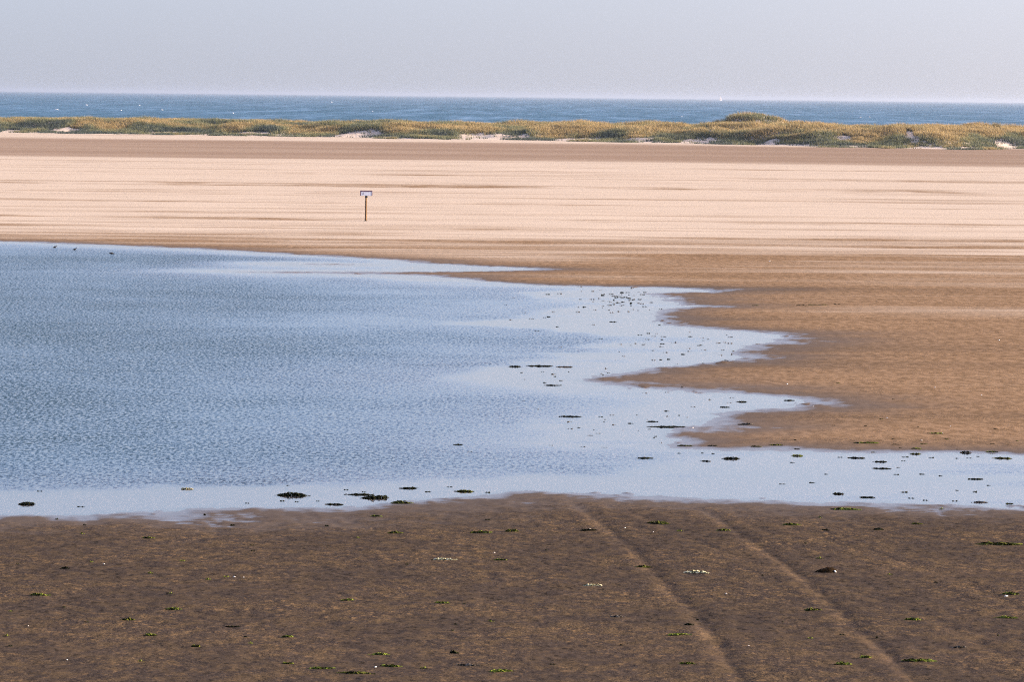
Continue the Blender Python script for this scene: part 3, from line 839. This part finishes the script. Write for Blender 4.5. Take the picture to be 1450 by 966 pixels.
SMALL_BANK = [(1268, 630, 16), (1275, 635, 7), (1308, 629.5, 14), (1265, 622.5, 9), (1405, 629, 12), (1427, 630, 6), (1236, 641, 9), (1355, 637, 5), (1129, 636.5, 14), (1126, 623.5, 7), (1226, 604, 7), (1180, 603, 8), (1265, 566, 7), (1187, 543, 8), (1410, 608, 9), (1340, 622, 8), (1290, 596, 7), (1248, 594, 9), (1440, 625, 6), (1300, 605, 6), (1160, 432, 40), (1135, 433, 26), (1185, 431, 16), (1070, 433, 14)]
for x, y, w in SMALL_BANK:
    place_weed(x, y, w, 'm' if WRNG.random() < 0.5 else 'k', 2.0, 'small weed scrap on the brown sand at right, %s' % ('far up by the upper inlets' if y < 500 else 'on the middle flat' if y < 615 else 'close to the channel'), 'weed scraps on the brown sand', share=True)
SMALL_SHORE = [(490, 694, 12), (408, 688, 9), (400, 710, 13), (114, 718, 18), (56, 696, 13), (606, 697, 15), (420, 711, 10), (450, 710, 8), (636, 690, 14), (690, 698, 12), (350, 713, 10), (515, 697, 10)]
for x, y, w in SMALL_SHORE:
    place_weed(x, y, w, 'k', 1.8, 'small thin weed scrap in the shallows along the near waterline', 'weed scraps along the near waterline', share=True)
# the speckled pale flats off the spits
FLAT = [(944, 556, 12), (966, 549, 6), (981, 576.5, 12), (1032, 570.5, 12), (1005, 566.5, 6), (1036, 563.5, 12), (945.5, 590, 9), (944, 582.5, 12), (869, 602, 10), (893, 600, 14), (806, 598, 13), (807, 607.5, 13), (820, 606, 8), (665, 640, 12), (835, 617, 13), (855, 634, 14), (780, 631, 10), (825, 633, 12), (760, 580, 10), (741, 568, 7), (913, 557, 10), (913, 414, 8), (882, 428, 8), (828, 435, 7), (862, 427, 7), (752, 451.5, 12), (789, 463, 7), (840, 460, 7), (868, 456, 18), (916, 481, 12), (936, 491, 12), (780, 403, 8), (821, 406, 10), (723, 453, 7), (760, 469, 12), (850, 480, 12), (793, 492, 8), (777, 449, 9), (866, 443, 8), (818, 442, 9), (771, 450, 8), (775, 417, 10), (792, 416, 12), (727, 422, 5), (716, 432, 6), (742, 443, 8)]
n0 = len(FLAT)
frng = np.random.default_rng(21)
while len(FLAT) < 190:
    q = frng.random()
    if q < 0.42: x, y = frng.normal(868, 42), frng.normal(425, 10)
    elif q < 0.75: x, y = frng.normal(960, 60), frng.normal(489, 14)
    elif q < 0.88: x, y = frng.normal(790, 45), frng.normal(533, 6)
    else: x, y = frng.normal(890, 50), frng.normal(608, 16)
    P = at_z(x, y)
    if shore(np.array([P.x]), np.array([P.y]))[0] < -0.05 and signed(np.array([P.x]), np.array([P.y]), SMOOTH)[0] < -0.3:
        FLAT.append((x, y, frng.uniform(2.5, 8) if frng.random() < 0.75 else frng.uniform(8, 13)))
for i, (x, y, w) in enumerate(FLAT):
    kd = 'k' if frng.random() < 0.45 else 'y'
    zone = 'off the uppermost spit' if y < 455 else 'in the middle inlet' if y < 512 else 'around the black weed line' if y < 552 else 'off the lowest spit'
    form = 'speck' if w < 5 else 'scrap' if w < 9 else 'streak'
    place_weed(x, y, w, kd, frng.uniform(1.3, 2.2), '%s weed %s on the pale wet flats %s' % ('black' if kd == 'k' else 'faded brown', form, zone), 'weed bits on the flats ' + zone, share=True, name='seaweed_scrap')

def shell_mesh():
    V = [(0, 0, 0.42)]; Fc = []; n = 16
    for j, (r, z) in enumerate(((0.35, 0.38), (0.7, 0.24), (1.0, 0.0))):
        for i in range(n):
            a = 2 * math.pi * i / n; k = r * (1 + 0.05 * (-1) ** i) * (1.0 if math.sin(a) > -0.6 else 0.72)
            V.append((k * math.cos(a), 0.8 * k * math.sin(a), z))
    for i in range(n): Fc.append((0, 1 + i, 1 + (i + 1) % n))
    for j in range(2):
        for i in range(n): Fc.append((1 + j * n + i, 1 + (j + 1) * n + i, 1 + (j + 1) * n + (i + 1) % n, 1 + j * n + (i + 1) % n))
    me = bpy.data.meshes.new('shell'); me.from_pydata(V, [], Fc); me.materials.append(M_SHELL)
    return me
SH = shell_mesh()
def place_shell(px, py, d, label, group=None):
    p, gz = ground_at(px, py); k = p.y / F * d / 2
    o = bpy.data.objects.new('shell', SH); COL.objects.link(o)
    o.location = (p.x, p.y, gz - 0.003); o.scale = (k, k, k * 1.5); o.rotation_euler = (random.uniform(-.2, .2), random.uniform(-.2, .2), random.uniform(0, 6))
    tag(o, label, 'shell', group)
place_shell(532, 945.5, 5, 'white shell on the left end of a green algae strip at the bottom')
place_shell(332, 817.5, 5, 'white shell beside faint green tufts in the left foreground')
place_shell(1425, 845, 6, 'white shell against the green clump at the right edge')
place_shell(835, 749.5, 3, 'tiny pale shell on the flat black weed bar left of the ruts')
for x, y in ((1115, 544), (1324, 549), (1256, 592), (1346, 604), (1152, 576), (981, 606), (1305, 624), (1415, 482), (1090, 370), (1335, 614), (1390, 560)):
    place_shell(x, y, 3, 'tiny white shell on the brown sand right of the lagoon', 'white shells on the brown sand')
for x, y in ((925, 754), (147, 799), (40, 887), (95, 935), (700, 783), (345, 818), (1060, 915), (1028, 841), (885, 748)):
    place_shell(x, y, 3, 'tiny pale shell on the dark foreground sand', 'pale shells in the foreground')

def build_stone():
    p, gz = ground_at(1169, 811)
    k = p.y / F
    root = empty('stone', (p.x, p.y, gz))
    tag(root, 'dark brown humped stone with a pale chip at its right end and long shadow', 'stone')
    V = []; Fc = []; n, rr = 20, 7
    L, D, Hh = 15.5 * k, 0.085, 8.0 * k
    V.append((0.02, 0, Hh))
    for j in range(1, rr + 1):
        r = j / rr
        for i in range(n):
            a = 2 * math.pi * i / n
            w = 1 + 0.10 * math.sin(2 * a + 1) + 0.07 * math.sin(5 * a) + 0.04 * random.uniform(-1, 1)
            x = L * r * w * math.cos(a); y = D * r * w * math.sin(a)
            z = Hh * (1 - r ** 2.6) * (0.80 + 0.30 * x / L) * (1 + 0.07 * random.uniform(-1, 1)) if j < rr else -0.03
            V.append((x + 0.02 * (1 - r), y, z))
    for i in range(n): Fc.append((0, 1 + i, 1 + (i + 1) % n))
    for j in range(rr - 1):
        for i in range(n): Fc.append((1 + j * n + i, 1 + (j + 1) * n + i, 1 + (j + 1) * n + (i + 1) % n, 1 + j * n + (i + 1) % n))
    mesh_obj('body', V, Fc, M_STONE, root)
    c = bpy.data.objects.new('pale_chip', SH); COL.objects.link(c); c.parent = root
    c.location = (L * 0.86, -D * 0.45, Hh * 0.22); c.scale = (0.022, 0.022, 0.03); c.rotation_euler = (0.7, 0.7, 0)
build_stone()

# ------------------------------------------------------------------ three wading birds
def build_bird(px, py, hpx, flip, label, pose):
    p, gz = ground_at(px, py)
    k = p.y / F
    root = empty('wading_bird', (p.x, p.y, max(gz, -0.02)))
    S = hpx * k / 0.15
    # spine from tail to crown; radii
    if pose == 'up':
        sp = [(-0.115, 0.105, 0.004), (-0.075, 0.112, 0.018), (-0.03, 0.115, 0.036), (0.02, 0.122, 0.040), (0.055, 0.138, 0.028), (0.07, 0.160, 0.016), (0.080, 0.178, 0.019), (0.098, 0.180, 0.013), (0.108, 0.177, 0.004)]
    else:
        sp = [(-0.125, 0.125, 0.004), (-0.085, 0.122, 0.020), (-0.03, 0.116, 0.038), (0.03, 0.112, 0.038), (0.07, 0.108, 0.026), (0.095, 0.096, 0.016), (0.115, 0.088, 0.018), (0.130, 0.080, 0.012), (0.138, 0.075, 0.004)]
    V = []; Fc = []; n = 10
    for x, z, r in sp:
        for i in range(n):
            a = 2 * math.pi * i / n
            V.append((flip * x, r * 0.9 * math.cos(a), z + r * math.sin(a)))
    for j in range(len(sp) - 1):
        for i in range(n): Fc.append((j * n + i, j * n + (i + 1) % n, (j + 1) * n + (i + 1) % n, (j + 1) * n + i))
    Fc += [tuple(range(n)), tuple(reversed(range((len(sp) - 1) * n, len(sp) * n)))]
    mesh_obj('body', V, Fc, M_BIRD, root)
    def rod(name, a, b, r0, r1):
        A = Vector(a); B = Vector(b); d = (B - A).normalized(); u = d.orthogonal().normalized(); w = d.cross(u)
        vv = []; m = 6
        for c, r in ((A, r0), (B, r1)):
            for i in range(m):
                q = 2 * math.pi * i / m; vv.append(c + u * r * math.cos(q) + w * r * math.sin(q))
        ff = [(i, (i + 1) % m, m + (i + 1) % m, m + i) for i in range(m)] + [tuple(range(m)), tuple(range(m, 2 * m))]
        mesh_obj(name, vv, ff, M_BIRD, root)
    hx, hz, _ = sp[-2]
    rod('beak', (flip * hx, 0, hz), (flip * (hx + (0.045 if pose == 'up' else 0.03)), 0, hz - (0.008 if pose == 'up' else 0.05)), 0.005, 0.0015)
    for sy, dx in ((-1, 0.012), (1, -0.014)):
        rod('leg', (flip * (0.0 + dx), sy * 0.014, 0.095), (flip * (-0.006 + dx * 2), sy * 0.014, -0.01), 0.005, 0.004)
    root.scale = (S, S, S); root.location.z -= 0.055 * S
    tag(root, label, 'bird', 'birds wading below the far bank')
build_bird(78, 350.8, 4.4, 1, 'small dark wading bird, leftmost of three below the far bank', 'up')
build_bird(106, 354.3, 4.6, 1, 'small dark upright wading bird, middle of three below the far bank', 'up')
build_bird(158, 359.6, 4.6, 1, 'small dark bending wading bird, rightmost of three below the far bank', 'down')

# ------------------------------------------------------------------ a dark bush on the dune, a far sail, breaking crests
def build_bush(px, py, Y, w, h, label):
    p = at_depth(px, py, Y)
    z = float(dune_z(np.array([p.x]), np.array([Y]))[0][0])
    root = empty('shrub', (p.x, Y, z)); tag(root, label, 'shrub', 'dark shrubs on the dunes')
    rng = np.random.default_rng(int(px)); V = []; Fc = []
    for i in range(520):
        u = rng.normal(0, 0.42); v = rng.normal(0, 0.42); t = rng.uniform(0, 1)
        top = h * max(0.0, 1 - u * u - v * v) * (0.8 + 0.3 * math.sin(5 * u + 2))
        c = Vector((u * w / 2, v * w / 3, 0.05 + top * t ** 0.5))
        a = rng.uniform(0, 6.28); e = rng.uniform(-0.8, 0.8); s = rng.uniform(0.05, 0.10)
        d1 = Vector((math.cos(a), math.sin(a), e)).normalized() * s; d2 = d1.orthogonal().normalized() * s * 0.7
        b = len(V); V += [c - d1, c + d2, c + d1, c - d2]; Fc.append((b, b + 1, b + 2, b + 3))
    mesh_obj('foliage', V, Fc, M_BUSH, root, smooth=False)
    V = []; Fc = []
    for i in range(6):
        a = i * 1.05; b = len(V)
        V += [(-0.02, 0, -0.1), (0.02, 0, -0.1), (0.25 * w * math.cos(a) + .01, 0.2 * w * math.sin(a), h * 0.7), (0.25 * w * math.cos(a), 0.2 * w * math.sin(a) + 0.02, h * 0.7)]
        Fc.append((b, b + 1, b + 2, b + 3))
    mesh_obj('stem', V, Fc, M_WOOD, root, smooth=False)
build_bush(1221, 176, 606, 4.2, 0.9, 'low dark green shrub on the dune crest right of the knoll')

def build_boat():
    Y = 15000.0
    p = at_depth(1020, 146, Y)
    root = empty('sailing_boat', (p.x, Y, -0.5))
    tag(root, 'faint pale sailing boat on the horizon above the dune knoll', 'boat')
    V = []; Fc = []
    st = [(-5.5, 1.2, 1.3), (-3, 1.7, 1.2), (0, 1.9, 1.2), (3, 1.4, 1.35), (6, 0.05, 1.6)]
    for x, b, h in st: V += [(x, -b, h), (x, -b * 0.6, -0.3), (x, b * 0.6, -0.3), (x, b, h)]
    for j in range(4):
        for i in range(4): Fc.append((j * 4 + i, j * 4 + (i + 1) % 4, (j + 1) * 4 + (i + 1) % 4, (j + 1) * 4 + i))
    Fc += [(0, 1, 2, 3), (19, 18, 17, 16)]
    mesh_obj('hull', V, Fc, M_HULL, root, smooth=False)
    box('mast', 0.3, 0.3, 16.5, (0.8, 0, 9.2), M_HULL, root, 0.02)
    def sail(name, a, b, c):
        A, B, C = map(Vector, (a, b, c)); V = []; Fc = []; n = 6
        for i in range(n + 1):
            for j in range(n + 1):
                u, v = i / n, j / n
                P = (A * (1 - u) + B * u) * (1 - v) + C * v
                V.append((P.x, P.y - 0.7 * math.sin(math.pi * u) * (1 - v), P.z))
        for i in range(n):
            for j in range(n): Fc.append((i * (n + 1) + j, (i + 1) * (n + 1) + j, (i + 1) * (n + 1) + j + 1, i * (n + 1) + j + 1))
        o = mesh_obj(name, V, Fc, M_SAIL, root); so = o.modifiers.new('cloth', 'SOLIDIFY'); so.thickness = 0.05
    sail('mainsail', (0.5, 0, 2.6), (-5.2, -0.6, 2.6), (0.6, 0, 17))
    sail('foresail', (5.6, 0, 2.0), (1.3, -0.8, 2.2), (1.1, 0, 15))
    root.rotation_euler = (0, 0, 0.5)
build_boat()

def build_whitecaps():
    spots = [(80, 155, 6.5), (122, 148.5, 5.5), (197, 149, 4), (229, 155.5, 5), (171, 156, 4), (469, 144.5, 4), (527, 158, 3.5), (1218, 166, 4), (1231, 165.5, 3), (965, 165, 3), (330, 160, 3)]
    for i, (px, py, w) in enumerate(spots):
        p = at_z(px, py, -0.5); k = p.y / F; L = w * k; H = 1.0 * k
        n = 14; V = []; Fc = []
        for j in range(n + 1):
            u = j / n * 2 - 1; e = max(0.02, (1 - u * u)) * random.uniform(0.55, 1.1)
            V += [(u * L / 2, -1.2 * e, -0.1), (u * L / 2, -0.5 * e, H * e * 0.8), (u * L / 2, 0.3 * e, H * e), (u * L / 2, 1.6 * e, -0.1)]
        for j in range(n):
            for q in range(3): Fc.append((j * 4 + q, (j + 1) * 4 + q, (j + 1) * 4 + q + 1, j * 4 + q + 1))
        o = mesh_obj('whitecap', V, Fc, M_FOAM); o.location = (p.x, p.y, -0.5)
        side = 'above the left end of the dunes' if px < 260 else 'left of the notice board' if px < 510 else 'over the middle dunes' if px < 1000 else 'right of the dune knoll'
        tag(o, '%s white wave crest out at sea %s' % ('broad' if w > 5 else 'small', side), 'wave', 'whitecaps on the open sea')
build_whitecaps()
